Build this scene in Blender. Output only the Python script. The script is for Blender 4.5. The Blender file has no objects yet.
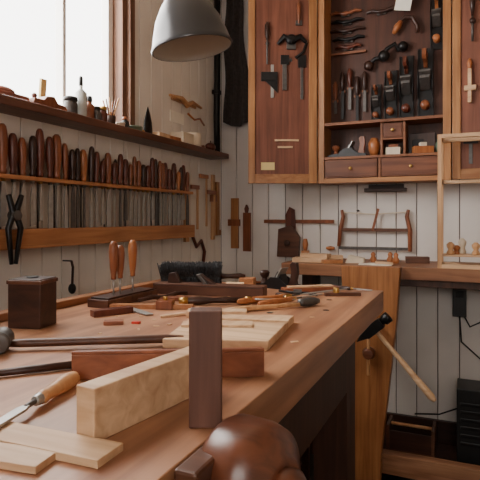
import bpy, math, random
from mathutils import Vector, Matrix, Euler
R=random.Random(11)
S=0.72; ZO=0.42            # survey units -> metres, floor to z=0
def U(v): return Vector((v[0]*S, v[1]*S, (v[2]+ZO)*S))
FL=-0.42

# ---------------------------------------------------------------- materials
def srgb(r,g,b):
    def f(c):
        c/=255.
        return c/12.92 if c<=.04045 else ((c+.055)/1.055)**2.4
    return (f(r),f(g),f(b),1)
def newmat(name):
    m=bpy.data.materials.new(name); m.use_nodes=True
    nt=m.node_tree; return m,nt,nt.nodes['Principled BSDF']
def plain(name,col,rough=.5,metal=0.,var=.12,scale=30,bump=.0):
    m,nt,p=newmat(name)
    tc=nt.nodes.new('ShaderNodeTexCoord'); n=nt.nodes.new('ShaderNodeTexNoise')
    n.inputs['Scale'].default_value=scale; n.inputs['Detail'].default_value=4
    r=nt.nodes.new('ShaderNodeValToRGB')
    r.color_ramp.elements[0].position=.3; r.color_ramp.elements[1].position=.7
    r.color_ramp.elements[0].color=tuple(c*(1-var) for c in col[:3])+(1,)
    r.color_ramp.elements[1].color=tuple(min(1,c*(1+var)) for c in col[:3])+(1,)
    nt.links.new(tc.outputs['Object'],n.inputs['Vector']); nt.links.new(n.outputs['Fac'],r.inputs['Fac'])
    nt.links.new(r.outputs['Color'],p.inputs['Base Color'])
    p.inputs['Roughness'].default_value=rough; p.inputs['Metallic'].default_value=metal
    if bump:
        b=nt.nodes.new('ShaderNodeBump'); b.inputs['Strength'].default_value=bump; b.inputs['Distance'].default_value=.002
        nt.links.new(n.outputs['Fac'],b.inputs['Height']); nt.links.new(b.outputs['Normal'],p.inputs['Normal'])
    return m
def wood(name,c1,c2,axis='x',rough=.45,rotz=0,fine=55,spec=.4,blotch=.25):
    m,nt,p=newmat(name)
    tc=nt.nodes.new('ShaderNodeTexCoord'); mp=nt.nodes.new('ShaderNodeMapping')
    mp.inputs['Rotation'].default_value=(0,0,-rotz)
    sc={'x':(.06,1,1),'y':(1,.06,1),'z':(1,1,.06)}[axis]
    mp2=nt.nodes.new('ShaderNodeMapping'); mp2.inputs['Scale'].default_value=sc
    nt.links.new(tc.outputs['Object'],mp.inputs['Vector']); nt.links.new(mp.outputs['Vector'],mp2.inputs['Vector'])
    n=nt.nodes.new('ShaderNodeTexNoise'); n.inputs['Scale'].default_value=fine; n.inputs['Detail'].default_value=6
    n.inputs['Distortion'].default_value=.6
    nt.links.new(mp2.outputs['Vector'],n.inputs['Vector'])
    r=nt.nodes.new('ShaderNodeValToRGB'); e=r.color_ramp.elements
    e[0].position=.32; e[1].position=.68; e[0].color=c1; e[1].color=c2
    nt.links.new(n.outputs['Fac'],r.inputs['Fac'])
    n2=nt.nodes.new('ShaderNodeTexNoise'); n2.inputs['Scale'].default_value=5; n2.inputs['Detail'].default_value=5
    nt.links.new(tc.outputs['Object'],n2.inputs['Vector'])
    r2=nt.nodes.new('ShaderNodeValToRGB'); r2.color_ramp.elements[0].position=.3; r2.color_ramp.elements[1].position=.65
    k=1-blotch
    r2.color_ramp.elements[0].color=(k,k*.97,k*.94,1); r2.color_ramp.elements[1].color=(1,1,1,1)
    nt.links.new(n2.outputs['Fac'],r2.inputs['Fac'])
    mx=nt.nodes.new('ShaderNodeMix'); mx.data_type='RGBA'; mx.blend_type='MULTIPLY'; mx.inputs[0].default_value=1
    nt.links.new(r.outputs['Color'],mx.inputs[6]); nt.links.new(r2.outputs['Color'],mx.inputs[7])
    nt.links.new(mx.outputs[2],p.inputs['Base Color'])
    mr=nt.nodes.new('ShaderNodeMapRange'); mr.inputs[3].default_value=rough-.08; mr.inputs[4].default_value=rough+.15
    nt.links.new(n2.outputs['Fac'],mr.inputs[0]); nt.links.new(mr.outputs[0],p.inputs['Roughness'])
    p.inputs['Specular IOR Level'].default_value=spec
    b=nt.nodes.new('ShaderNodeBump'); b.inputs['Strength'].default_value=.25; b.inputs['Distance'].default_value=.001
    nt.links.new(n.outputs['Fac'],b.inputs['Height']); nt.links.new(b.outputs['Normal'],p.inputs['Normal'])
    return m
M={}
M['bench']=wood('bench_wood',srgb(146,97,70),srgb(194,142,106),'y',.37,fine=30,blotch=.42,spec=.5)
M['bench2']=wood('back_bench_wood',srgb(122,78,53),srgb(166,116,82),'x',.45,fine=30,blotch=.3)
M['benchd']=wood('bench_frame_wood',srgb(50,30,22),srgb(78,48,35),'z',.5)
M['benchside']=wood('bench_edge_wood',srgb(134,86,58),srgb(172,120,84),'y',.45)
M['stretch']=wood('stretcher_wood',srgb(130,87,60),srgb(170,124,92),'x',.5)
M['honey']=wood('honey_wood',srgb(150,99,58),srgb(187,133,85),'z',.42)
M['honeyx']=wood('honey_wood_rail',srgb(147,95,56),srgb(182,129,83),'x',.42)
M['chop']=wood('vise_chop_wood',srgb(138,85,48),srgb(176,118,72),'z',.4)
M['panel']=wood('red_panel_wood',srgb(106,60,44),srgb(134,81,61),'z',.5)
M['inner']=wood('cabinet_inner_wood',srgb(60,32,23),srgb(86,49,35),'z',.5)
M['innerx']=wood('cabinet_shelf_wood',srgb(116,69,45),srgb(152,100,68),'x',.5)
M['drawer']=wood('drawer_wood',srgb(93,51,33),srgb(129,78,52),'x',.4)
M['rack']=wood('rack_wood',srgb(162,103,63),srgb(194,137,92),'y',.45)
M['sill']=wood('sill_wood',srgb(88,55,43),srgb(118,78,62),'y',.4)
M['frame']=wood('window_frame_wood',srgb(98,67,49),srgb(132,97,75),'z',.5)
M['light']=wood('pale_wood_x',srgb(194,154,118),srgb(226,192,154),'x',.5,blotch=.18)
M['lighty']=wood('pale_wood_y',srgb(194,154,118),srgb(226,192,154),'y',.5,blotch=.18)
M['lightz']=wood('pale_wood_z',srgb(182,136,96),srgb(212,170,128),'z',.5,blotch=.15)
M['beech']=wood('beech_handle',srgb(186,136,92),srgb(214,167,120),'z',.35,blotch=.1)
M['greyw']=wood('reddish_post_wood',srgb(84,53,43),srgb(118,80,66),'z',.5,blotch=.35)
M['dark']=wood('dark_wood',srgb(46,27,21),srgb(72,43,32),'x',.4)
M['walnut']=wood('walnut',srgb(74,44,32),srgb(106,68,49),'x',.4)
M['red']=wood('red_brown_wood',srgb(122,67,43),srgb(160,97,66),'x',.4)
M['hub']=wood('turned_hub_wood',srgb(80,42,27),srgb(122,70,47),'x',.3,spec=.6)
M['h1']=wood('handle_dark_red',srgb(78,37,28),srgb(110,57,41),'z',.3)
M['h2']=wood('handle_brown',srgb(118,65,41),srgb(148,89,59),'z',.3)
M['h3']=wood('handle_near_black',srgb(44,26,22),srgb(66,41,32),'z',.3)
M['h4']=wood('handle_orange',srgb(158,92,52),srgb(186,120,73),'z',.3)
M['steel']=plain('steel',srgb(164,162,158),.38,.6,.12,60)
M['steeld']=plain('dark_steel',srgb(90,87,85),.42,.6,.2,60)
M['iron']=plain('black_iron',srgb(30,29,30),.38,.5,.2,60)
M['black']=plain('black_plastic',srgb(20,20,21),.4,0,.1)
M['brass']=plain('brass',srgb(190,150,84),.3,.9,.1)
M['wallp']=plain('painted_board_white',srgb(226,218,209),.6,0,.07,5,.15)
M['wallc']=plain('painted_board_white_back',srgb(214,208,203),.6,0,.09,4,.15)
M['gap']=plain('board_gap_paint',srgb(104,96,91),.8,0,.05)
M['sash']=plain('sash_white_paint',srgb(238,235,230),.5,0,.03)
M['plaster']=plain('plaster_cream',srgb(176,156,134),.8,0,.04,8,.1)
M['floor']=wood('floor_boards',srgb(30,22,18),srgb(48,38,32),'y',.7)
M['lampm']=plain('grey_enamel',srgb(68,68,70),.3,.35,.05,10)
M['lampin']=plain('lamp_inside_white',srgb(190,187,181),.5,0,.03)
M['paper']=plain('paper',srgb(235,230,218),.8,0,.03)
M['yellow']=plain('yellow_paper',srgb(215,190,130),.8,0,.05)
M['cream']=plain('cream_card',srgb(214,200,178),.7,0,.06)
M['redp']=plain('red_plastic',srgb(200,50,35),.4,0,.05)
M['bristle']=plain('black_bristle',srgb(44,44,47),.8,0,.5,140,.8)
M['cloth2']=plain('dark_canvas',srgb(58,52,50),.9,0,.3,60,.5)
M['green']=plain('green_tin',srgb(92,108,88),.4,.2,.1)
M['cloth']=plain('brown_cloth',srgb(130,76,58),.9,0,.25,20,.4)
M['hole']=plain('hole_dark',srgb(20,14,11),.9,0,.1)
M['clear']=plain('frosted_bottle',srgb(176,178,174),.2,0,.05)

# ---------------------------------------------------------------- mesh builder
class B:
    def __init__(s): s.v=[];s.f=[];s.m=[];s.sm=[];s.mats=[];s.M=Matrix.Identity(4)
    def add(s,vs,fs,mat,smooth=False):
        o=len(s.v); s.v+= [s.M@Vector(v) for v in vs]
        if mat not in s.mats: s.mats.append(mat)
        k=s.mats.index(mat)
        for f in fs: s.f.append([i+o for i in f]); s.m.append(k); s.sm.append(smooth)
    def box(s,x0,x1,y0,y1,z0,z1,mat):
        s.add([(x0,y0,z0),(x1,y0,z0),(x1,y1,z0),(x0,y1,z0),(x0,y0,z1),(x1,y0,z1),(x1,y1,z1),(x0,y1,z1)],
              [(0,3,2,1),(4,5,6,7),(0,1,5,4),(1,2,6,5),(2,3,7,6),(3,0,4,7)],mat)
    def obox(s,c,size,mat,rot=(0,0,0)):
        old=s.M; s.M=old@Matrix.Translation(c)@Euler(rot).to_matrix().to_4x4()
        a,b,d=[q/2 for q in size]; s.box(-a,a,-b,b,-d,d,mat); s.M=old
    def prism(s,pts,vec,mat):
        n=len(pts); vec=Vector(vec); p=[Vector(q) for q in pts]
        nrm=Vector((0,0,0))
        for i in range(n): nrm+=(p[i]-p[0]).cross(p[(i+1)%n]-p[0])
        if nrm.dot(vec)>0: p=p[::-1]
        vs=p+[q+vec for q in p]
        s.add(vs,[tuple(range(n)),tuple(range(2*n-1,n-1,-1))]+[(i,i+n,(i+1)%n+n,(i+1)%n) for i in range(n)],mat)
    def lathe(s,p,q,prof,mat,n=20,smooth=True,flat=None):
        p=Vector(p);q=Vector(q);L=(q-p).length;a=(q-p).normalized()
        x=a.orthogonal().normalized();y=a.cross(x)
        if flat:
            x=Vector(flat[0]); x=(x-a*x.dot(a)).normalized(); y=a.cross(x)
        fx=flat[1] if flat else 1
        vs=[];fs=[]
        for t,r in prof:
            for i in range(n):
                w=2*math.pi*i/n; vs.append(p+a*(t*L)+x*(r*fx*math.cos(w))+y*(r*math.sin(w)))
        k=len(prof)
        for j in range(k-1):
            for i in range(n):
                fs.append((j*n+i,j*n+(i+1)%n,(j+1)*n+(i+1)%n,(j+1)*n+i))
        fs.append(tuple(range(n-1,-1,-1))); fs.append(tuple((k-1)*n+i for i in range(n)))
        s.add(vs,fs,mat,smooth)
    def cyl(s,p,q,r,mat,r2=None,n=20): s.lathe(p,q,[(0,r),(1,r if r2 is None else r2)],mat,n)
    def ball(s,c,r,mat,sc=(1,1,1),n=16):
        c=Vector(c);vs=[];fs=[];k=10
        for j in range(k+1):
            ph=math.pi*j/k
            for i in range(n):
                w=2*math.pi*i/n
                vs.append(c+Vector((r*sc[0]*math.sin(ph)*math.cos(w),r*sc[1]*math.sin(ph)*math.sin(w),-r*sc[2]*math.cos(ph))))
        for j in range(k):
            for i in range(n): fs.append((j*n+i,j*n+(i+1)%n,(j+1)*n+(i+1)%n,(j+1)*n+i))
        s.add(vs,fs,mat,True)
    def tube(s,path,r,mat,n=10,closed=False):
        P=[Vector(q) for q in path];k=len(P);vs=[];fs=[]
        x=None
        for j in range(k):
            a=(P[min(j+1,k-1)]-P[max(j-1,0)]).normalized()
            if x is None: x=a.orthogonal().normalized()
            x=(x-a*x.dot(a)).normalized(); y=a.cross(x)
            rr=r[j] if isinstance(r,(list,tuple)) else r
            for i in range(n):
                w=2*math.pi*i/n; vs.append(P[j]+x*rr*math.cos(w)+y*rr*math.sin(w))
        for j in range(k-1):
            for i in range(n): fs.append((j*n+i,j*n+(i+1)%n,(j+1)*n+(i+1)%n,(j+1)*n+i))
        fs.append(tuple(range(n-1,-1,-1)));fs.append(tuple((k-1)*n+i for i in range(n)))
        s.add(vs,fs,mat,True)
    def done(s,name,bevel=.002):
        W=[U(v) for v in s.v]
        lo=Vector([min(v[i] for v in W) for i in range(3)]);hi=Vector([max(v[i] for v in W) for i in range(3)])
        c=(lo+hi)/2; c.z=lo.z
        me=bpy.data.meshes.new(name); me.from_pydata([v-c for v in W],[],s.f); me.update()
        for k in s.mats: me.materials.append(M[k])
        me.polygons.foreach_set('material_index',s.m); me.polygons.foreach_set('use_smooth',s.sm)
        ob=bpy.data.objects.new(name,me); ob.location=c; bpy.context.scene.collection.objects.link(ob)
        if bevel:
            b=ob.modifiers.new('bevel','BEVEL'); b.width=bevel*S; b.segments=2; b.limit_method='ANGLE'; b.angle_limit=math.radians(50)
        return ob
def T(loc,rot=(0,0,0),sc=1): return Matrix.Translation(loc)@Euler(rot).to_matrix().to_4x4()@Matrix.Scale(sc,4)

# ---------------------------------------------------------------- room
XL=-1.75; YB=3.6; XR=1.9; YF=-1.7; ZC=3.1
b=B(); b.box(XL-.15,XR+.15,YF-.15,YB+.15,FL-.1,FL-.004,'floor')
i=0
while XL+i*.142+.138<XR:
    x=XL+i*.142; b.box(x,x+.138,YF,YB,FL-.01,FL,'floor'); i+=1
b.done('floor',.001)
b=B(); b.box(XL-.15,XR+.15,YF-.15,YB+.15,ZC,ZC+.1,'plaster'); b.done('ceiling',0)
WY0,WY1,WZ0,WZ1=.45,2.40,1.64,2.85
b=B()
def wl(y0,y1,z0,z1):
    b.box(XL-.14,XL-.012,y0,y1,z0,z1,'gap')
    y=y0
    while y<y1-.01:
        e=min(y+.118,y1); b.box(XL-.013,XL,y+.002,e-.002,z0,z1,'wallp'); y+=.12
wl(YF,WY0,FL,ZC); wl(WY0,WY1,FL,WZ0); wl(WY0,WY1,WZ1,ZC); wl(WY1,YB,FL,ZC)
b.done('wall_left',.0015)
b=B(); b.box(XL-.14,XR+.15,YB+.012,YB+.14,FL,ZC,'gap')
x=XL
while x<XR-.01:
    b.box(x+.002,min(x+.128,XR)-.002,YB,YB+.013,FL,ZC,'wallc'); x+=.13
b.done('wall_back',.0015)
b=B(); b.box(XR,XR+.14,YF,YB,FL,ZC,'plaster'); b.done('wall_right',0)
b=B(); ry0,ry1=YF-.14,YF
b.box(XL-.14,-.5,ry0,ry1,FL,ZC,'plaster'); b.box(1.1,XR+.14,ry0,ry1,FL,ZC,'plaster')
b.box(-.5,1.1,ry0,ry1,FL,1.2,'plaster'); b.box(-.5,1.1,ry0,ry1,2.4,ZC,'plaster'); b.done('wall_front',0)
b=B()
for x in (-.5,.27,1.04): b.box(x,x+.06,ry0,ry1,1.2,2.4,'frame')
b.box(-.44,1.04,ry0,ry1,1.2,1.26,'frame'); b.box(-.44,1.04,ry0,ry1,2.34,2.4,'frame'); b.done('added_rear_window',.003)  # unseen window behind the camera, added to let fill light in
b=B()
b.box(XL-.13,XL-.005,WY1-.035,WY1,WZ0,WZ1,'frame')
b.box(XL-.04,XL+.022,WY1-.0,WY1+.045,WZ0,WZ1+.05,'frame')
b.box(XL-.13,XL+.015,WY0,WY0+.05,WZ0,WZ1,'frame')
b.box(XL-.13,XL+.015,WY0+.05,WY1-.035,WZ1-.05,WZ1,'frame')
b.box(XL-.12,XL-.07,WY0+.05,WY1-.07,WZ0+.0,WZ0+.04,'sash')
b.box(XL-.12,XL-.07,WY1-.075,WY1-.035,WZ0,WZ1-.05,'sash')
b.box(XL-.12,XL-.07,1.975,1.998,WZ0+.04,WZ1-.05,'sash')
b.box(XL-.12,XL-.07,1.15,1.19,WZ0+.04,WZ1-.05,'sash')
b.done('window_1',.003)
b=B(); b.box(XL-.1,-1.60,.3,3.42,1.608,1.645,'sill'); b.done('window_sill',.004)

# ---------------------------------------------------------------- main workbench
b=B()
bx0,bx1,by0,by1=-1.2,-.305,-.35,2.055
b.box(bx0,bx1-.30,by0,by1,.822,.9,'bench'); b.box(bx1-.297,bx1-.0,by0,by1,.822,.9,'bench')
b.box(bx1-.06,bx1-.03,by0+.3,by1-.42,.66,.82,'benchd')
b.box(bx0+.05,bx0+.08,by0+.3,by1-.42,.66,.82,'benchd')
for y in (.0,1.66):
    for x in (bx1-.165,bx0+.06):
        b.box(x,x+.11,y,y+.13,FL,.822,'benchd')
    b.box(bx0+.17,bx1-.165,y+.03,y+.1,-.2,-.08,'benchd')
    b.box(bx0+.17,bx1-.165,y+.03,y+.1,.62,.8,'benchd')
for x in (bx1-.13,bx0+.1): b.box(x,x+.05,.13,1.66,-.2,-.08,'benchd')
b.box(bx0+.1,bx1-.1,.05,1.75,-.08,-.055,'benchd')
for (x,y) in [(-.45,.555),(-.54,1.44),(-.47,.90),(-.44,1.75),(-.9,.62),(-.40,1.55),(-.72,.86)]:
    b.cyl((x,y,.897),(x,y,.9008),.011,'hole',n=20)
b.done('workbench',.004)
b=B(); b.box(bx0,bx0+.045,by0+.01,by1-.01,.9,.922,'benchside'); b.done('bench_back_lip',.003)

# leg vise hub
b=B()
b.M=T((-.258,.598,.862),(0,0,math.radians(-18)))
b.lathe((-.03,0,0),(.062,0,0),[(0,.05),(.02,.062),(.12,.066),(.55,.068),(.75,.064),(.84,.052),(.87,.05),(.92,.04),(1,.034)],'hub',40)
b.lathe((.058,0,0),(.085,0,0),[(0,.026),(.6,.026),(.9,.02),(1,.012)],'hub',24)
b.cyl((.025,0,-.13),(.025,0,.03),.009,'dark')
b.M=Matrix.Identity(4)
b.prism([(-.303,.50,.9),(-.303,.66,.9),(-.303,.66,.50),(-.303,.52,.45)],(.03,0,0),'walnut')
b.done('bench_vise',.004)

b=B()
p0=Vector((-.424,.514,.9)); d=Vector((.085,.62,0)).normalized(); nr=Vector((-d.y,d.x,0))
c=p0+d*.118+nr*.0165
b.obox((c.x,c.y,.9345),(.236,.033,.069),'light',(0,0,math.atan2(d.y,d.x)))
b.done('pale_timber_beam',.002)
b=B(); b.obox((-.329,.629,.978),(.044,.034,.156),'greyw',(0,0,math.radians(25))); b.done('wooden_bench_post',.002)

b=B()
ang=math.atan2(.155,.294)
b.M=T((-.487,.795,.9),(0,0,ang)); b.box(-.168,.166,-.018,.018,0,.044,'red'); b.box(-.168,.166,-.018,-.012,.044,.05,'red'); b.done('wooden_straightedge_beam',.0015)

b=B()
b.lathe((-.90,.80,.915),(-.575,.995,.916),[(0,.007),(.1,.009),(.5,.0085),(.9,.0095),(1,.006)],'walnut',16)
b.lathe((-.915,.815,.9245),(-.875,.765,.9245),[(0,.02),(.08,.0235),(.2,.021),(.8,.021),(.92,.0235),(1,.02)],'steeld',24)
b.done('long_handled_hammer',.001)
b=B(); b.lathe((-.775,.640,.908),(-.665,.768,.908),[(0,.006),(.5,.007),(1,.007)],'dark',14); b.done('turned_dowel',.0)

def chisel(b,p,q,rh,mat,w,hl=.45,thick=.004,up=(0,0,1),ferr='brass'):
    p=Vector(p);q=Vector(q);L=(q-p).length;a=(q-p).normalized()
    m=p+a*(L*hl)
    b.lathe(p,m,[(0,rh*.55),(.04,rh*.85),(.15,rh),(.4,rh*1.02),(.65,rh*.8),(.85,rh*.72),(.92,rh*.85),(1,rh*.7)],mat,14)
    b.lathe(m-a*.002,m+a*L*.05,[(0,rh*.72),(1,rh*.55)],ferr,12)
    m2=m+a*L*.05
    b.lathe(m2,m2+a*L*.1,[(0,rh*.3),(1,rh*.3)],'steeld',8)
    s_=a.cross(Vector(up)).normalized(); n=Vector(up).normalized()
    m3=m2+a*L*.08
    k=m3+a*L*.06
    pts=[m3-s_*w*.25,k-s_*w*.5,q-s_*w*.5,q+s_*w*.5,k+s_*w*.5,m3+s_*w*.25]
    b.prism([x-n*thick/2 for x in pts],n*thick,'steel')
b=B(); chisel(b,(-.605,.685,.914),(-.55,.455,.914),.013,'beech',.016,.45,ferr='steel'); b.done('paring_chisel',.0006)

b=B(); b.obox((-.475,.487,.905),(.19,.05,.01),'light',(0,0,math.radians(2))); b.done('thin_pine_board',.001)
b=B(); b.obox((-.52,.437,.9045),(.17,.042,.009),'light',(0,0,math.radians(8))); b.done('thin_pine_board',.001)
b=B(); b.prism([(-.605,.955,.9),(-.39,1.03,.9),(-.43,1.33,.9),(-.68,1.24,.9)],(0,0,.02),'light'); b.done('maple_panel',.002)
b=B(); b.obox((-.56,1.13,.923),(.17,.05,.006),'lighty',(0,0,math.radians(24))); b.done('veneer_strip',.0007)
b=B(); b.obox((-.50,1.235,.9225),(.17,.05,.005),'lighty',(0,0,math.radians(12))); b.done('veneer_strip',.0007)
b=B(); b.obox((-.66,1.33,.909),(.17,.05,.018),'lighty',(0,0,math.radians(22)));b.done('pine_offcut',.001)
b=B(); b.obox((-.86,1.12,.905),(.05,.03,.01),'red',(0,0,.6)); b.done('walnut_scrap',.001)
b=B(); b.obox((-.81,1.15,.903),(.022,.014,.006),'redp',(0,0,.2)); b.done('red_pencil_stub',.001)
b=B(); b.lathe((-.79,1.24,.905),(-.68,1.40,.905),[(0,.004),(.5,.005),(1,.004)],'lighty',10); b.done('bamboo_skewer_stick',0)
# tools strewn along the bench
b=B(); b.obox((-.90,1.36,.907),(.26,.022,.014),'rack',(0,0,.35)); b.obox((-.86,1.375,.914),(.05,.05,.026),'h2',(0,0,.35)); b.cyl((-.86,1.375,.927),(-.86,1.375,.938),.007,'brass',n=10); b.done('mortise_marking_gauge',.001)
b=B(); b.obox((-.95,1.23,.909),(.03,.12,.018),'h1',(0,0,-.5)); b.obox((-.90,1.29,.904),(.14,.025,.003),'steel',(0,0,-.5)); b.done('small_bench_square',.0007)
b=B(); b.obox((-.83,1.55,.906),(.30,.04,.012),'red',(0,0,.22)); b.done('loose_oak_lath',.001)

b=B()
b.M=T((-1.035,1.02,.9),(0,0,math.radians(14)))
b.box(-.05,.04,-.04,.04,0,.125,'dark'); b.box(-.053,.043,-.043,.043,.112,.122,'walnut'); b.lathe((-.005,0,.125),(-.005,0,.129),[(0,.016),(1,.016)],'iron')
b.done('wooden_block_box',.002)
b=B()
b.box(-1.10,-1.02,1.30,1.58,.9,.925,'walnut'); b.box(-1.095,-1.025,1.31,1.57,.925,.931,'dark')
b.done('carving_tool_stand',.002)
b=B()
for (y,h,mt) in ((1.38,.17,'h2'),(1.415,.155,'h2'),(1.485,.17,'h4')):
    b.lathe((-1.06,y,.931),(-1.06,y,.985),[(0,.003),(1,.004)],'steel',10)
    b.lathe((-1.06,y,.98),(-1.06,y,.935+h),[(0,.008),(.06,.009),(.1,.0085),(.3,.012),(.7,.0155),(.9,.014),(1,.007)],mt,16)
b.done('carving_gouge_set',0)
b=B()
b.tube([(-.99,1.42,.91),(-.975,1.47,.915),(-.96,1.53,.908),(-.945,1.58,.915),(-.93,1.63,.912)],[.006,.008,.007,.008,.006],'dark')
b.obox((-.96,1.53,.906),(.03,.05,.012),'steeld',(0,0,.2))
b.done('spokeshave',.001)

def hand_plane(b,L=.24,w=.055,body='iron',hand='h3',blade='steel'):
    h=w*.55
    b.prism([(-L/2,-w/2,0),(L/2,-w/2,0),(L/2,-w/2,h*.35),(L*.22,-w/2,h*.5),(L*.08,-w/2,h*1.15),(-L*.1,-w/2,h*1.15),(-L*.28,-w/2,h*.5),(-L/2,-w/2,h*.35)],(0,w*.08,0),body)
    b.prism([(-L/2,w*.42,0),(L/2,w*.42,0),(L/2,w*.42,h*.35),(L*.22,w*.42,h*.5),(L*.08,w*.42,h*1.15),(-L*.1,w*.42,h*1.15),(-L*.28,w*.42,h*.5),(-L/2,w*.42,h*.35)],(0,w*.08,0),body)
    b.box(-L/2,L/2,-w*.42,w*.42,0,h*.22,body)
    b.prism([(L*.06,-w*.36,h*.2),(L*.09,-w*.36,h*.2),(-L*.12,-w*.36,w*1.15),(-L*.15,-w*.36,w*1.15)],(0,w*.72,0),blade)
    b.prism([(L*.075,-w*.3,h*.4),(L*.11,-w*.3,h*.4),(-L*.04,-w*.3,w*.95),(-L*.09,-w*.3,w*.95)],(0,w*.6,0),'steeld')
    b.prism([(L*.02,-w*.3,h*.2),(-L*.2,-w*.3,h*.2),(-L*.1,-w*.3,w*.8)],(0,w*.6,0),body)
    b.lathe((L*.33,0,h*.2),(L*.33,0,w*.95),[(0,w*.28),(.2,w*.22),(.45,w*.14),(.65,w*.26),(.85,w*.3),(.97,w*.2),(1,w*.06)],hand,16)
    z0=h*.22
    b.prism([(-L*.22,-w*.13,z0),(-L*.44,-w*.13,z0),(-L*.40,-w*.13,w*.5),(-L*.44,-w*.13,w*.95),(-L*.42,-w*.13,w*1.45),(-L*.33,-w*.13,w*1.5),(-L*.28,-w*.13,w*1.35),(-L*.31,-w*.13,w*.95),(-L*.28,-w*.13,w*.5)],(0,w*.26,0),hand)
b=B(); b.M=T((-.70,1.965,.9),(0,0,math.radians(165))); hand_plane(b,.21,.072); b.done('hand_plane',.001)
b=B(); b.M=T((-.86,1.69,.9),(0,0,math.radians(8)))
b.box(-.22,.20,-.03,.03,0,.04,'walnut'); b.box(-.22,.20,-.031,.031,.032,.036,'dark'); b.prism([(-.02,-.02,.03),(.0,-.02,.03),(-.04,-.02,.075),(-.055,-.02,.075)],(0,.04,0),'steeld')
b.prism([(.0,-.014,.03),(.03,-.014,.03),(-.03,-.014,.068)],(0,.028,0),'dark')
b.prism([(-.12,-.01,.04),(-.17,-.01,.04),(-.165,-.01,.075),(-.14,-.01,.08),(-.13,-.01,.06)],(0,.02,0),'dark')
b.done('wooden_jointer_plane',.002)
b=B(); b.M=T((-1.035,1.85,.9),(0,0,math.radians(20)))
b.box(-.12,.12,-.025,.025,.035,.05,'iron')
rr=random.Random(3)
for i in range(620):
    x=rr.uniform(-.12,.12);y=rr.uniform(-.03,.03)
    b.cyl((x,y,.045),(x+rr.uniform(-.014,.014),y+rr.uniform(-.024,.024),.085+rr.uniform(0,.018)),.0022,'bristle',n=4)
    if i%2: b.cyl((x,y,.04),(x+rr.uniform(-.01,.01),y+rr.uniform(-.016,.016),.0),.002,'bristle',n=4)
b.lathe((.12,0,.045),(.22,.01,.045),[(0,.012),(.3,.009),(.8,.012),(1,.006)],'dark',12)
b.done('bench_brush',0)
b=B(); chisel(b,(-.68,1.52,.9115),(-.43,1.965,.9115),.011,'h4',.012,.4); b.done('cabinet_file',.0006)
b=B(); chisel(b,(-.60,1.50,.9115),(-.48,1.80,.9115),.011,'h4',.008,.5); b.done('turnscrew',.0006)
b=B()
b.lathe((-.85,1.45,.914),(-.67,1.555,.914),[(0,.007),(.1,.012),(.3,.014),(.5,.009),(.7,.010),(1,.008)],'h3',14)
b.lathe((-.67,1.555,.914),(-.652,1.565,.914),[(0,.011),(1,.011)],'brass',14); b.lathe((-.855,1.447,.914),(-.83,1.462,.914),[(0,.010),(1,.0138)],'brass',14)
b.lathe((-.652,1.565,.914),(-.58,1.607,.914),[(0,.003),(1,.003)],'steel',8)
b.done('brass_ferruled_awl',0)
b=B()
b.lathe((-.655,1.38,.909),(-.475,1.58,.909),[(0,.006),(.2,.009),(.6,.007),(1,.006)],'beech',12)
b.lathe((-.49,1.565,.9145),(-.445,1.63,.9145),[(0,.011),(.2,.013),(.5,.0145),(.8,.012),(1,.008)],'steeld',16)
b.done('small_hammer',0)
b=B(); b.obox((-.56,1.93,.908),(.05,.22,.016),'red',(0,0,-.9)); b.obox((-.56,1.93,.919),(.03,.18,.006),'light',(0,0,-.9)); b.done('wooden_gauge_block',.001)
b=B(); chisel(b,(-.50,2.02,.909),(-.335,1.98,.909),.009,'h3',.01,.5); b.done('striking_knife',.0006)
b=B(); b.obox((-.42,1.86,.906),(.13,.025,.012),'walnut',(0,0,.5)); b.lathe((-.44,1.85,.912),(-.44,1.85,.93),[(0,.012),(1,.01)],'brass'); b.done('cutting_gauge',.001)
b=B(); b.lathe((-.86,2.0,.91),(-.80,2.03,.91),[(0,.005),(.3,.01),(1,.004)],'h4',12); b.done('handled_bradawl',0)
b=B(); b.obox((-.83,1.83,.915),(.07,.05,.03),'light',(0,0,.4)); b.obox((-.82,1.93,.92),(.06,.04,.04),'rack',(0,0,.1)); b.done('hardwood_offcuts',.002)
b=B(); chisel(b,(-.62,1.72,.911),(-.53,1.64,.911),.010,'h3',.01,.55); b.done('skew_chisel',.0006)
b=B(); b.tube([(-.66,1.86,.905),(-.60,1.83,.906),(-.54,1.84,.905),(-.50,1.81,.905)],.0045,'iron'); b.obox((-.58,1.835,.912),(.03,.02,.01),'steeld',(0,0,.3)); b.done('dividers',0)
b=B(); rr=random.Random(9)
for k in range(40):
    x=rr.uniform(-.95,-.36);y=rr.uniform(1.0,2.0); b.obox((x,y,.9012),(rr.uniform(.008,.022),rr.uniform(.004,.008),.002),'light',(0,0,rr.uniform(0,3)))
b.done('wood_shavings',0)

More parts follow.
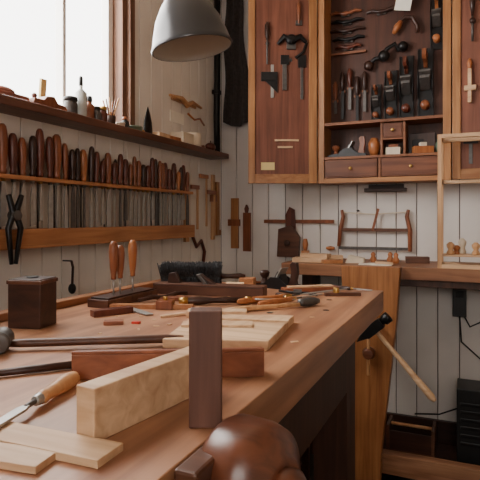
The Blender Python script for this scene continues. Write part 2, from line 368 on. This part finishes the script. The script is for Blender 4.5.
# ---------------------------------------------------------------- chisel rack on left wall
b=B()
b.box(XL,-1.715,1.30,2.99,1.055,1.135,'rack'); b.box(-1.715,-1.645,1.30,2.99,1.055,1.066,'rack'); b.box(-1.66,-1.645,1.30,2.99,1.066,1.135,'rack')
b.box(XL,-1.655,1.30,2.99,1.335,1.352,'rack')
b.done('chisel_rack',.002)
b=B(); y=1.33; i=0
hm=['h1','h2','h4','h1','h2','h1','h3','h2','h1','h3']
while y<2.965:
    big = y<1.8
    rh=R.uniform(.013,.018) if not big else R.uniform(.017,.022)
    hl=R.uniform(.11,.18) if not big else R.uniform(.15,.21)
    mt=hm[(i*7+R.randrange(3))%10] if not big else R.choice(['h1','h1','h2','h3'])
    w=R.choice([.014,.018,.024,.030,.036]); x=-1.68+R.uniform(-.006,.006)
    b.lathe((x,y,1.354),(x,y+R.uniform(-.006,.006),1.354+hl),[(0,rh*.65),(.06,rh*.75),(.12,rh*.62),(.2,rh*.75),(.45,rh*.98),(.7,rh),(.86,rh*.9),(.95,rh*.75),(1,rh*.4)],mt,12)
    b.lathe((x,y,1.325),(x,y,1.356),[(0,rh*.5),(1,rh*.62)],R.choice(['brass','steeld','steel']),10)
    low=R.choice([1.07,1.07,1.145,1.165])
    pts=[(x,y-.004,1.33),(x,y-w*.45,1.27),(x,y-w*.5,low),(x,y+w*.5,low+w*.2),(x,y+w*.45,1.27),(x,y+.004,1.33)]
    b.prism(pts,(.005,0,0),R.choice(['steel','steel','steeld']))
    y2=y+rh+.008; x2=-1.725
    if i%2:
        b.lathe((x2,y2,1.354),(x2,y2,1.354+hl*.85),[(0,.008),(.2,.010),(.6,.0125),(.9,.011),(1,.004)],R.choice(['h1','h3','h2']),10)
        b.cyl((x2,y2,1.12),(x2,y2,1.356),.0045,'steeld',n=8)
    y+=max(w,rh*2)+R.uniform(.006,.018); i+=1
b.done('bench_chisel_collection',0)

b=B(); x=-1.625
b.M=Matrix.Translation((0,-.03,0))
b.tube([(x,1.50,1.27),(x,1.525,1.2),(x,1.50,1.14),(x,1.515,1.0)],[.010,.014,.012,.008],'iron')
b.tube([(x,1.565,1.27),(x,1.535,1.2),(x,1.56,1.14),(x,1.535,1.0)],[.010,.014,.012,.008],'iron')
b.cyl((x-.018,1.53,1.19),(x+.02,1.53,1.19),.02,'steeld')
b.done('iron_pincers',.001)
def trysq(b,y,z,w,h,stock='h2',blade='steel',x=-1.749,t=.016):
    b.box(x,x+t,y,y+w,z,z+.028,stock); b.box(x+.004,x+.008,y+w-.03,y+w,z-h,z+.001,blade)
b=B()
b.box(XL,XL+.02,3.02,3.07,1.02,1.43,'lightz'); b.box(XL+.02,XL+.028,3.035,3.055,1.40,1.415,'dark'); b.done('pine_batten',.002)
b=B(); trysq(b,3.11,1.38,.11,.28,'h2','lightz'); b.done('try_square',.001)
b=B(); trysq(b,3.20,1.46,.12,.34,'h4','lightz',x=-1.73); b.done('try_square',.001)
b=B(); trysq(b,3.28,1.35,.13,.30,'h2','lightz',x=-1.711); b.done('try_square',.001)
b=B(); b.box(XL,XL+.018,3.42,3.46,1.02,1.50,'lightz'); b.box(XL,XL+.03,3.405,3.475,1.30,1.35,'h2'); b.done('panel_gauge',.001)
b=B(); b.box(XL,XL+.02,3.49,3.53,1.05,1.45,'honey');b.box(XL,XL+.02,3.53,3.56,1.05,1.09,'honey'); b.done('wooden_template',.001)
b=B(); b.tube([(XL+.013,3.12,1.06),(XL+.013,3.18,.98),(XL+.013,3.25,1.02),(XL+.013,3.3,.94),(XL+.013,3.28,.86)],.012,'h1'); b.done('coping_saw_handle',0)
b=B(); b.box(-1.66,-1.60,YB-.02,YB,.95,1.33,'honey'); b.box(-1.68,-1.58,YB-.032,YB-.02,1.12,1.17,'h2'); b.done('wooden_bevel_gauge',.001)
b=B(); b.box(-1.56,-1.50,YB-.02,YB,.93,1.22,'h2'); b.lathe((-1.53,YB-.02,1.22),(-1.53,YB-.02,1.28),[(0,.012),(.5,.018),(1,.006)],'h1',12); b.done('wooden_mallet_handle',.001)
b=B(); b.cyl((XL,1.9,.98),(-1.70,1.9,.98),.004,'steeld'); b.tube([(-1.70,1.9,.98),(-1.70,1.91,.95),(-1.70,1.905,.86)],.006,'h3'); b.ball((-1.70,1.905,.85),.018,'iron',(1,1,1.4)); b.done('hanging_plumb_bob',0)
b=B(); z=1.95
b.box(XL,XL+.012,2.86,3.18,z-.012,z+.012,'lightz'); b.tube([(XL+.03,2.80,z),(XL+.03,2.95,z+.012),(XL+.03,3.02,z-.02),(XL+.03,3.09,z+.012),(XL+.03,3.22,z)],[.008,.014,.02,.014,.008],'beech')
b.done('travisher',.001)
b=B(); b.box(XL,XL+.006,2.85,3.02,1.80,1.87,'paper'); b.done('paper_note',0)
b=B(); b.tube([(XL+.02,3.05,1.88),(XL+.03,3.12,1.85),(XL+.03,3.2,1.87),(XL+.02,3.28,1.84)],.007,'h4'); b.done('turned_pull',0)
b=B(); b.tube([(XL+.03,3.47,ZC),(XL+.03,3.47,2.2),(XL+.03,3.46,1.9),(XL+.03,3.47,1.62)],.024,'iron'); b.box(XL,XL+.05,3.44,3.50,2.1,2.13,'iron'); b.done('wall_conduit',0)
b=B(); n=20; vs=[];fs=[]; rows=14
for j in range(rows+1):
    z=2.95-j*.075
    for i in range(n+1):
        t=i/n; vs.append((-1.69+.19*t*(.7+.025*j)+.01*math.sin(j*.8), YB-.05-.024*math.sin(t*15+j*.12),z-.035*math.sin(t*3.1)))
for j in range(rows):
    for i in range(n): fs.append((j*(n+1)+i,(j+1)*(n+1)+i,(j+1)*(n+1)+i+1,j*(n+1)+i+1))
b.add(vs,fs,'cloth2',True); b.cyl((-1.60,YB,2.95),(-1.60,YB-.08,2.96),.009,'brass',n=10); b.done('hanging_work_apron',0)

# ---------------------------------------------------------------- sill items
SZ=1.645
b=B(); b.box(-1.72,-1.65,1.42,1.60,SZ,SZ+.03,'cloth'); b.ball((-1.69,1.50,SZ+.035),.035,'cloth',(1,1.6,.6)); b.done('leather_roll',.004)
b=B(); b.obox((-1.72,1.74,SZ+.085),(.012,.035,.12),'yellow',(.05,0.12,.1)); b.prism([(-1.735,1.715,SZ),(-1.70,1.715,SZ),(-1.705,1.715,SZ+.03),(-1.73,1.715,SZ+.03)],(0,.05,0),'light'); b.done('upright_wooden_card',.001)
b=B(); b.prism([(-1.68,1.60,SZ),(-1.68,1.80,SZ),(-1.68,1.79,SZ+.025),(-1.68,1.74,SZ+.03),(-1.68,1.72,SZ+.055),(-1.68,1.68,SZ+.05),(-1.68,1.66,SZ+.03),(-1.68,1.61,SZ+.03)],(.05,0,0),'h2'); b.lathe((-1.655,1.63,SZ+.03),(-1.655,1.63,SZ+.055),[(0,.008),(.7,.012),(1,.005)],'h1',12); b.done('small_block_plane',.002)
def jar(name,y,r,h,mat,capm,x=-1.67,neck=.5):
    b=B(); b.lathe((x,y,SZ),(x,y,SZ+h),[(0,r*.9),(.03,r),(.6,r),(.7,r*neck),(.8,r*neck)],mat,16)
    b.lathe((x,y,SZ+h*.78),(x,y,SZ+h),[(0,r*neck*1.15),(.8,r*neck*1.1),(1,r*neck*.7)],capm,14); b.done(name,0)
jar('glue_bottle',1.93,.028,.20,'clear','black',neck=.3)
jar('glass_jar',1.86,.032,.09,'steeld','black',neck=.9)
jar('oil_bottle',1.99,.024,.12,'h2','black')
jar('varnish_jar',2.04,.024,.08,'steeld','black',neck=.8)
jar('stain_jar',2.09,.022,.09,'h1','brass',neck=.8)
jar('ink_bottle',2.27,.022,.07,'black','h2',neck=.6)
b=B(); b.lathe((-1.68,2.16,SZ),(-1.68,2.16,SZ+.055),[(0,.026),(1,.028)],'h3',14)
for k in range(6): b.cyl((-1.68,2.16,SZ+.01),(-1.68+.01*(k-2),2.16+.013*(k-2.5),SZ+.13+.01*(k%3)),.004,['h4','h1','beech'][k%3],n=6)
b.done('brush_pot',0)
b=B(); b.lathe((-1.67,2.345,SZ),(-1.67,2.345,SZ+.03),[(0,.046),(.1,.048),(.8,.048),(.85,.05),(1,.048)],'green',24); b.done('polish_tin',0)
b=B(); b.lathe((-1.66,2.22,SZ),(-1.66,2.22,SZ+.03),[(0,.022),(.8,.022),(.85,.025),(1,.023)],'cream',20); b.done('wax_tin',0)
b=B(); b.lathe((-1.67,2.42,SZ),(-1.67,2.42,SZ+.022),[(0,.02),(.8,.02),(1,.018)],'brass',20); b.done('pin_tin',0)
b=B(); b.lathe((-1.68,2.50,SZ),(-1.68,2.50,SZ+.17),[(0,.035),(.2,.042),(.5,.036),(.8,.018),(1,.002)],'iron',16,flat=((1,0,0),.35)); b.done('leather_strop_paddle',0)
b=B(); b.obox((-1.66,2.61,SZ+.016),(.05,.13,.032),'light',(0,0,.05)); b.done('sharpening_block',.002)
b=B(); b.obox((-1.65,2.73,SZ+.014),(.04,.10,.028),'h4',(0,0,-.1)); b.done('cedar_offcut',.002)
b=B(); b.M=T((-1.67,2.96,SZ)); b.box(-.05,.05,-.16,-.03,0,.07,'cream'); b.lathe((0,.04,0),(0,.04,.09),[(0,.055),(.05,.06),(.95,.06),(1,.055)],'cream',24); b.lathe((0,.04,.09),(0,.04,.093),[(0,.03),(1,.03)],'iron',20); b.done('cardboard_box_and_tape',.003)
b=B(); b.obox((-1.65,3.09,SZ+.01),(.05,.06,.02),'h2',(0,0,.3)); b.done('cork_block',.002)
b=B(); b.ball((-1.66,3.24,SZ+.03),.036,'h1',(1,1.3,.85)); b.cyl((-1.66,3.24,SZ+.055),(-1.66,3.245,SZ+.075),.004,'h3',n=8); b.done('wooden_darning_ball',0)

# ---------------------------------------------------------------- pendant lamp
b=B()
c=Vector((-.88,1.58,1.765)); tilt=Euler((math.radians(5),math.radians(-8),0)).to_matrix().to_4x4()
b.M=Matrix.Translation(c)@tilt
prof=[(0,.14),(.02,.142),(.06,.137),(.2,.128),(.4,.112),(.58,.088),(.68,.07),(.74,.058),(.76,.052),(1,.047)]
H=.25
def shell(b,prof,mat,H,n=48,flip=False):
    vs=[];fs=[]
    for t,r in prof:
        for i in range(n): vs.append((r*math.cos(2*math.pi*i/n),r*math.sin(2*math.pi*i/n),t*H))
    for j in range(len(prof)-1):
        for i in range(n):
            q=(j*n+i,j*n+(i+1)%n,(j+1)*n+(i+1)%n,(j+1)*n+i); fs.append(q[::-1] if flip else q)
    b.add(vs,fs,mat,True)
shell(b,prof,'lampm',H)
shell(b,[(t,r-.004) for t,r in prof[:8]]+[(.75,.001)],'lampin',H,flip=True)
shell(b,[(0,.136),(0,.14)],'lampm',H)
b.lathe((0,0,H),(0,0,H+.04),[(0,.047),(.3,.04),(.5,.02),(1,.016)],'lampm',24)
b.lathe((0,0,.06),(0,0,.16),[(0,.012),(.2,.03),(.5,.032),(.8,.016),(1,.014)],'lampin',20)
b.M=Matrix.Identity(4)
top=Matrix.Translation(c)@tilt@Vector((0,0,H+.035))
b.tube([top,top+Vector((-.0,0,.1)),(top.x,top.y,ZC-.02)],.007,'black')
b.lathe((top.x,top.y,ZC-.03),(top.x,top.y,ZC),[(0,.03),(1,.05)],'black',20)
b.done('pendant_lamp',0)

# ---------------------------------------------------------------- wall cabinet
CY=3.38; cx0,cx1=-.93,-.105; cz0,cz1=1.41,2.80
YC=YB-.002
b=B()
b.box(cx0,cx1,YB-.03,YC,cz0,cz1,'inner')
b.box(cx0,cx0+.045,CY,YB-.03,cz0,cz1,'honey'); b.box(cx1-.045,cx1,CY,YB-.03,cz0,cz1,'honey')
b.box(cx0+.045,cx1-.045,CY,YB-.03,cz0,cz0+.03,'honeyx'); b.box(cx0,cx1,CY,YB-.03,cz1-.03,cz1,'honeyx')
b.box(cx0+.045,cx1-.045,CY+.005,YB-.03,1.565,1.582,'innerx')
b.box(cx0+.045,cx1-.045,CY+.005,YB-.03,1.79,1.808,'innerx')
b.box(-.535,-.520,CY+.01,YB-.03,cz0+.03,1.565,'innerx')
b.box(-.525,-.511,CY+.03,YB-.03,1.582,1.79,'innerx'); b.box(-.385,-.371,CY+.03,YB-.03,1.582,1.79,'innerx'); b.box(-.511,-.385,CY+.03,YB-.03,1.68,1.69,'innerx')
def drawer(x0,x1,z0,z1,y=CY+.004):
    b.box(x0,x1,y,y+.16,z0,z1,'drawer'); b.box(x0+.008,x1-.008,y-.003,y,z0+.008,z1-.008,'drawer')
    xm=(x0+x1)/2;zm=(z0+z1)/2; b.lathe((xm,y,zm),(xm,y-.022,zm),[(0,.005),(.4,.005),(.6,.011),(.9,.01),(1,.003)],'brass',14)
drawer(-.88,-.54,1.444,1.561); drawer(-.515,-.155,1.444,1.561); drawer(-.508,-.388,1.692,1.786,CY+.032)
b.done('tool_cabinet',.002)
b=B()
hx,hy=-.935,3.375; w=.455; ang=math.atan2(3.196-3.375,-1.345+.935)
b.M=T((hx,hy,0),(0,0,ang)); t=.03
b.box(0,.052,-t/2,t/2,cz0,cz1,'honey'); b.box(w-.045,w,-t/2,t/2,cz0,cz1,'honey')
b.box(.052,w-.045,-t/2,t/2,cz0,cz0+.062,'honeyx'); b.box(.052,w-.045,-t/2,t/2,cz1-.06,cz1,'honeyx')
b.box(.052,w-.045,-.004,.004,cz0+.062,cz1-.06,'panel')
S1=b.M
b.done('cupboard_door',.002)
def dt(name,fn,bev=.001):
    b=B(); b.M=S1; fn(b); b.done(name,bev)
def f1(b):
    b.lathe((.33,.02,2.48),(.33,.02,2.36),[(0,.006),(.2,.017),(.7,.015),(1,.007)],'h3',12); b.cyl((.33,.02,2.37),(.33,.02,2.20),.006,'steeld',n=8); b.cyl((.33,.004,2.34),(.33,.02,2.34),.012,'h3',n=8)
dt('long_turnscrew',f1)
def f2(b):
    b.tube([(.07,.024,2.34),(.11,.024,2.38),(.17,.03,2.35),(.22,.024,2.38),(.26,.024,2.33)],[.012,.02,.024,.02,.011],'iron'); b.ball((.17,.028,2.36),.038,'iron',(1,.6,.9)); b.box(.14,.20,.0045,.02,2.30,2.36,'steeld'); b.tube([(.07,.02,2.34),(.09,.02,2.28),(.14,.02,2.24)],.01,'iron')
dt('iron_bit_brace',f2)
def f3(b):
    b.box(.26,.37,.0045,.018,2.09,2.15,'iron'); b.box(.285,.305,.005,.010,1.98,2.2,'steel'); b.prism([(.26,.006,2.10),(.35,.006,2.10),(.26,.006,2.01)],(0,.01,0),'iron')
dt('combination_square',f3)
def f4(b):
    b.box(.20,.228,.0045,.02,2.03,2.26,'steeld'); b.box(.185,.24,.0045,.024,2.20,2.26,'iron'); b.box(.165,.2,.005,.012,2.22,2.24,'steeld')
dt('sliding_bevel',f4)
def f5(b): b.box(.09,.108,.0045,.016,1.97,2.25,'steeld'); b.box(.072,.124,.0045,.022,2.18,2.26,'iron')
dt('depth_gauge',f5)
def f6(b):
    b.box(.12,.28,.0045,.014,1.69,1.703,'light'); b.box(.16,.26,.0045,.014,1.645,1.658,'light')
dt('hardwood_pegs',f6)
def f7(b): b.box(.28,.37,.0045,.0055,1.50,1.55,'yellow')
dt('yellow_label',f7,0)
def f8(b): b.lathe((.12,.02,2.62),(.12,.02,2.47),[(0,.005),(.3,.014),(1,.006)],'h2',12); b.box(.10,.14,.0045,.02,2.46,2.49,'steeld')
dt('small_handscrew',f8)
b=B()
S2=T((-.095,3.375,0),(0,0,math.radians(-4)))
b.M=S2; w=.55
b.box(0,.045,-t/2,t/2,cz0,cz1,'honey'); b.box(w-.045,w,-t/2,t/2,cz0,cz1,'honey'); b.box(.045,w-.045,-t/2,t/2,cz0,cz0+.062,'honeyx'); b.box(.045,w-.045,-t/2,t/2,cz1-.06,cz1,'honeyx'); b.box(.045,w-.045,-.004,.004,cz0+.062,cz1-.06,'panel')
b.done('cupboard_door',.002)
b=B(); b.M=S2; b.box(.085,.105,-.03,-.0045,1.86,2.06,'light'); b.box(.065,.13,-.034,-.0045,1.93,1.96,'light'); b.lathe((.095,-.02,2.06),(.095,-.02,2.12),[(0,.01),(.5,.016),(1,.006)],'h4',12); b.done('mortise_gauge',.001)
b=B(); b.M=S2; b.lathe((.11,-.022,2.50),(.11,-.022,2.36),[(0,.006),(.3,.018),(1,.006)],'h3',12); b.cyl((.11,-.022,2.37),(.11,-.022,2.22),.007,'steeld',n=8); b.cyl((.11,-.0045,2.34),(.11,-.03,2.34),.016,'h3'); b.done('cabinet_screwdriver',0)
b=B(); b.M=S2; b.box(.06,.14,-.012,-.0045,1.62,1.66,'iron'); b.box(.09,.11,-.010,-.0045,1.50,1.64,'steeld'); b.done('small_try_square',.001)

BY=YB-.03
def hung(name,x,z,L,w,hand='h3',body='iron',tw=0):
    b=B(); b.M=T((x,BY-.001,z))@Euler((0,tw,0)).to_matrix().to_4x4()@Euler((0,math.radians(90),0)).to_matrix().to_4x4()@Euler((math.radians(90),0,0)).to_matrix().to_4x4()
    hand_plane(b,L,w,body,hand,'steeld'); b.done(name,.001)
hung('bullnose_plane',-.575,1.95,.25,.065,'h2')
hung('smoothing_plane',-.48,1.99,.33,.082,'h2')
hung('try_plane',-.38,2.03,.42,.09,'h1')
hung('jack_plane',-.262,2.05,.45,.097,'h2')
hung('block_plane',-.195,2.44,.36,.078,'h4')
b=B(); y=BY-.038
b.tube([(-.62,y,2.20),(-.58,y,2.24),(-.53,y-.01,2.24),(-.50,y-.02,2.29),(-.45,y-.01,2.32),(-.43,y,2.28),(-.38,y,2.29)],.014,'iron'); b.ball((-.52,y-.01,2.25),.038,'iron',(1,.8,1)); b.ball((-.62,y,2.20),.033,'h3',(1,.7,1)); b.ball((-.40,y,2.30),.033,'iron'); b.cyl((-.51,BY,2.27),(-.51,BY-.03,2.27),.008,'h3')
b.done('hand_brace',0)
b=B(); b.tube([(-.44,y,2.44),(-.39,y,2.49),(-.34,y,2.48),(-.31,y,2.42),(-.31,y,2.38)],.013,'h3'); b.lathe((-.46,y,2.39),(-.41,y,2.47),[(0,.012),(.5,.024),(1,.012)],'h4',12); b.cyl((-.34,BY,2.48),(-.34,y,2.48),.006,'iron'); b.done('egg_beater_drill',0)
for k,(x,z0,z1,mt) in enumerate([(-.85,1.9,2.12,'h2'),(-.80,1.86,2.18,'h3'),(-.75,1.92,2.2,'h1'),(-.70,1.84,2.14,'h3'),(-.65,1.9,2.17,'h3')]):
    b=B(); b.lathe((x,BY-.022,z1),(x,BY-.022,z1-.13),[(0,.008),(.2,.018),(.7,.016),(1,.008)],mt,12); b.box(x-.010,x+.010,BY-.024,BY-.016,z0,z1-.125,'iron' if k%2 else 'steeld'); b.box(x-.02,x+.02,BY-.02,BY,z1-.14,z1-.125,'innerx'); b.done('rasp',.0006)
for k,(x,z,l) in enumerate([(-.78,2.585,.22),(-.77,2.525,.22),(-.77,2.465,.24),(-.76,2.405,.22),(-.76,2.35,.18),(-.54,2.56,.2)]):
    b=B(); b.tube([(x-l/2,BY-.02,z),(x-l*.3,BY-.022,z+.008),(x-l*.12,BY-.024,z-.004),(x,BY-.024,z-.006),(x+l*.12,BY-.024,z-.004),(x+l*.3,BY-.022,z+.008),(x+l/2,BY-.02,z)],[.008,.013,.010,.017,.010,.013,.008],['h2','iron','h3','iron','h1','h3'][k]); b.box(x-.03,x+.03,BY-.022,BY,z-.022,z-.004,'steeld'); b.done('iron_spokeshave',.0006)
b=B(); b.box(-.88,-.64,BY-.03,BY,2.30,2.315,'innerx'); b.done('tool_hanging_rail',.001)
b=B(); b.obox((-.39,BY-.075,2.58),(.10,.003,.12),'paper',(0,.2,0)); b.tube([(-.39,BY-.07,2.63),(-.385,BY-.04,2.70),(-.38,BY,2.72)],.002,'paper',6); b.done('paper_tag',0)
b=B(); b.M=T((-.74,3.46,1.583),(0,0,math.radians(175))); hand_plane(b,.26,.09,'iron','h2'); b.done('fore_plane',.001)
b=B(); b.M=T((-.575,3.47,1.583)); b.lathe((-.0,0,0),(0,0,.12),[(0,.02),(.3,.034),(.7,.038),(1,.02)],'h4',16); b.done('carver_mallet',0)
b=B(); b.M=T((-.27,3.44,1.583),(0,0,math.radians(20))); b.box(-.06,.06,-.03,.03,0,.045,'h4'); b.box(-.02,.02,-.02,.02,.045,.07,'cream'); b.done('small_wooden_box',.002)
b=B(); b.M=T((-.45,3.47,1.583)); b.box(-.045,.045,-.04,.04,0,.05,'cream'); b.box(-.03,.03,-.03,.03,.05,.07,'h2'); b.done('sharpening_stone_box',.002)
b=B(); b.M=T((-.18,3.46,1.583)); b.lathe((0,0,0),(0,0,.09),[(0,.018),(.7,.018),(.8,.008),(1,.008)],'green',14); b.done('oil_can',0)
b=B(); b.M=T((-.27,3.53,1.583)); b.box(-.09,.07,-.025,.025,0,.14,'h3'); b.box(-.07,.0,-.03,-.025,.03,.10,'iron'); b.done('boxed_router_plane',.002)
b=B(); b.box(-.65,-.38,YB-.07,YB,1.355,1.378,'dark'); b.box(-.63,-.40,YB-.02,YB,1.378,1.405,'dark'); b.done('peg_rail',.002)

# ---------------------------------------------------------------- wall saws
b=B(); y=YB-.03
b.tube([(-.83,y,.985),(-.82,y,1.1),(-.80,y,1.19),(-.81,y,1.235)],[.013,.015,.013,.010],'h2')
b.tube([(-.36,y,.96),(-.36,y,1.1),(-.38,y,1.19),(-.37,y,1.235)],[.013,.015,.013,.010],'h2')
b.obox((-.59,y,1.10),(.44,.018,.022),'walnut'); b.box(-.83,-.36,y-.002,y+.002,.965,.985,'steeld')
b.tube([(-.81,y,1.22),(-.59,y,1.205),(-.375,y,1.22)],.004,'cream',6); b.obox((-.58,y-.012,1.17),(.016,.01,.15),'h2',(0,.25,0))
b.lathe((-.86,y,.97),(-.92,y,.97),[(0,.01),(.5,.016),(1,.008)],'h4',12); b.cyl((-.7,YB,1.23),(-.7,y-.02,1.23),.006,'steeld')
b.done('bow_saw',.001)
b=B(); b.obox((-1.13,YB-.012,1.155),(.52,.02,.026),'h2'); b.prism([(-1.21,YB-.035,1.05),(-1.14,YB-.035,1.05),(-1.15,YB-.035,1.24),(-1.19,YB-.035,1.26),(-1.22,YB-.035,1.2)],(0,.012,0),'h1'); b.done('wooden_sash_gauge',.001)
b=B(); b.prism([(-1.28,YB-.05,.90),(-1.12,YB-.05,.90),(-1.11,YB-.05,1.04),(-1.17,YB-.05,1.13),(-1.27,YB-.05,1.10)],(0,.04,0),'walnut'); b.lathe((-1.2,YB-.05,1.0),(-1.2,YB-.062,1.0),[(0,.025),(1,.02)],'dark'); b.done('saw_handle',.004)

# ---------------------------------------------------------------- back bench
b=B(); gx0,gx1=-1.08,1.2
b.box(gx0,gx1,3.08,YB-.005,.83,.9,'bench2')
b.box(-.70,-.60,3.12,3.22,FL,.83,'benchd'); b.box(.9,1.0,3.12,3.22,FL,.83,'benchd'); b.box(-1.05,-.95,3.42,3.52,FL,.83,'benchd')
b.box(-.6,.9,3.09,3.16,-.30,-.185,'stretch')
b.box(-.38,.9,3.10,3.13,.79,.83,'benchd')
b.done('back_workbench',.003)
b=B(); b.box(-.68,1.0,3.225,3.52,-.27,-.245,'benchd')
b.box(-.58,.88,3.56,3.59,FL,-.12,'dark'); b.done('low_storage_shelf',.002)
b=B()
b.prism([(-.685,3.0,.905),(-.355,3.0,.905),(-.375,3.0,.6),(-.46,3.0,-.16),(-.47,3.0,FL),(-.655,3.0,FL),(-.66,3.0,.2)],(0,.075,0),'chop')
b.lathe((-.52,3.0,.42),(-.52,2.93,.42),[(0,.03),(.5,.035),(1,.028)],'hub',20); b.cyl((-.52,2.95,.3),(-.52,2.95,.54),.009,'beech',n=10)
b.done('leg_vise',.004)
b=B()
p=Vector((-.475,2.86,.585)); q=Vector((-.165,2.86,.235)); a=(q-p).normalized()
b.lathe(p-a*.055,q,[(0,.008),(.1,.012),(.35,.012),(.7,.016),(.95,.02),(1,.01)],'light',14)
an=math.atan2(-a.z,a.x)
b.M=T(p,(0,an,0))
b.box(-.028,.028,-.026,.026,-.055,.055,'iron')
b.lathe((0,0,.05),(0,0,.105),[(0,.018),(.3,.022),(.4,.03),(1,.03)],'iron',20)
b.prism([(-.024,-.022,-.055),(.024,-.022,-.055),(.0,-.022,-.12)],(0,.044,0),'iron')
b.M=Matrix.Identity(4); b.cyl((p.x,2.88,p.z),(p.x,3.0,p.z),.008,'iron')
b.done('claw_hammer',.001)
b=B(); fx0,fx1=-.165,.30; z0,z1=.9,1.645; s=.022
for y in (3.09,3.27):
    for x in (fx0,fx1): b.box(x,x+s,y,y+s,z0,z1,'lightz')
    b.box(fx0+s,fx1,y,y+s,z1-s,z1,'light'); b.box(fx0+s,fx1,y,y+s,z0+.0,z0+s,'light')
for x in (fx0,fx1):
    b.box(x,x+s,3.09+s,3.27,z1-s,z1,'lighty'); b.box(x,x+s,3.09+s,3.27,z0,z0+s,'lighty'); b.box(x,x+s,3.09+s,3.27,1.38,1.38+s,'lighty')
b.box(fx0+s,fx1,3.27,3.27+.02,1.38,1.40,'light'); b.box(fx0+s,fx1,3.115,3.27,.965,.975,'light')
b.done('timber_frame_stand',.0015)
for k,(x,c,m) in enumerate([(-.10,.07,'beech'),(-.04,.09,'cream'),(.03,.07,'beech'),(-.07,.05,'h4')]):
    b=B(); b.lathe((x,3.155+.05*(k%2),.975),(x,3.155+.05*(k%2),.975+c),[(0,.018),(.15,.022),(.4,.012),(.6,.02),(.8,.022),(1,.008)],m,16); b.done('turned_finial',0)
b=B()
b.obox((-.93,3.22,.914),(.22,.10,.028),'light',(0,0,.1)); b.obox((-.90,3.23,.9405),(.18,.08,.025),'light',(0,0,-.1)); b.obox((-.78,3.17,.911),(.12,.06,.022),'rack',(0,0,.5)); b.obox((-.80,3.33,.92),(.1,.08,.04),'light',(0,0,.3)); b.done('stacked_offcuts',.002)
b=B(); b.obox((-1.02,3.40,.93),(.05,.05,.06),'rack',(0,0,.2)); b.lathe((-1.02,3.40,.96),(-1.02,3.40,1.04),[(0,.012),(.5,.02),(1,.012)],'h4'); b.done('wooden_plug_cutter',.002)
b=B(); b.prism([(-.71,3.22,.9),(-.60,3.24,.9),(-.60,3.24,.93),(-.69,3.22,.95)],(0,.06,0),'cream'); b.done('wooden_wedge',.002)
b=B(); b.obox((-.52,3.17,.9015),(.19,.13,.003),'paper',(0,0,.15)); b.obox((-.50,3.19,.905),(.14,.1,.002),'paper',(.02,0,.5)); b.obox((-.47,3.18,.913),(.1,.05,.012),'light',(0,.05,.2)); b.done('paper_sheets',.0)
for (x,y) in ((-.56,3.35),(-.46,3.38),(-.42,3.34)):
    b=B(); b.lathe((x,y,.9),(x,y,.965),[(0,.018),(.3,.022),(.6,.012),(.8,.016),(1,.006)],'h4',14); b.done('turned_knob',0)
b=B(); b.obox((-.30,3.4,.92),(.14,.06,.04),'walnut',(0,0,.2)); b.done('walnut_block',.002)

# under back bench
b=B(); b.M=T((.03,3.35,-.245)); b.box(-.10,.22,-.10,.12,0,.44,'black')
for k in range(6): b.box(-.08,.20,-.106,-.10,.12+.045*k,.14+.045*k,'iron')
b.lathe((.06,-.10,.40),(.06,-.11,.40),[(0,.015),(1,.012)],'steel',12); b.done('shop_vacuum_unit',.01)
b=B(); b.box(-.10,-.02,YB-.06,YB,.56,.74,'black'); b.box(-.085,-.035,YB-.066,YB-.06,.68,.72,'iron'); b.done('power_adapter',.006)
b=B(); b.tube([(-.06,YB-.03,.555),(-.05,YB-.04,.40),(.06,YB-.03,.30),(.10,YB-.03,.22),(-.02,YB-.03,.0),(-.18,YB-.03,-.08),(-.33,YB-.03,-.10)],.005,'black'); b.tube([(-.03,YB-.03,.555),(.0,YB-.05,.5),(.06,YB-.03,.53),(.12,YB-.03,.7),(.14,YB-.03,.82)],.005,'black'); b.done('extension_cord',0)
b=B(); b.M=T((-.33,3.36,-.245)); b.box(-.14,.14,-.09,.09,0,.018,'walnut'); b.box(-.14,-.12,-.09,.09,.018,.16,'walnut');b.box(.12,.14,-.09,.09,.018,.16,'walnut'); b.box(-.12,.12,-.09,-.075,.018,.13,'dark'); b.lathe((-.12,0,.145),(.12,0,.145),[(0,.01),(1,.01)],'beech',10); b.done('wooden_tool_tote',.002)

b=B()
b.box(-1.25,-.80,2.45,2.85,.0,.03,'dark')
for x in (-1.23,-.86):
    for y in (2.47,2.79): b.box(x,x+.04,y,y+.04,FL,.0,'dark')
b.box(-1.19,-.86,2.48,2.50,-.25,-.2,'dark'); b.box(-1.19,-.86,2.80,2.82,-.25,-.2,'dark'); b.done('low_workshop_stool',.004)

# ---------------------------------------------------------------- camera
cam=bpy.data.cameras.new('camera'); co=bpy.data.objects.new('camera',cam); bpy.context.scene.collection.objects.link(co)
co.location=U((0,0,1.18)); co.rotation_euler=(math.radians(90),0,math.radians(23.86))
cam.lens=39; cam.sensor_width=36; cam.shift_y=-22/480; cam.clip_start=.01
bpy.context.scene.camera=co

# ---------------------------------------------------------------- light
def area(name,loc,rot,sx,sy,p,col):
    l=bpy.data.lights.new(name,'AREA'); l.shape='RECTANGLE'; l.size=sx*S; l.size_y=sy*S; l.energy=p; l.color=col
    o=bpy.data.objects.new(name,l); o.location=U(loc); o.rotation_euler=rot; bpy.context.scene.collection.objects.link(o); return o
area('daylight_window_left',(XL-.5,1.8,2.5),(0,math.radians(-84),0),2.4,4.2,165,(1,.96,.91))
area('rear_fill_light',(.3,YF-.1,1.8),(math.radians(90),0,0),1.4,1.05,6,(1,.89,.77))  # added warm fill lamp behind the camera, set in the unseen rear opening
w=bpy.data.worlds.new('world'); bpy.context.scene.world=w; w.use_nodes=True
bg=w.node_tree.nodes['Background']; bg.inputs[0].default_value=(1,.97,.93,1); bg.inputs[1].default_value=7.0
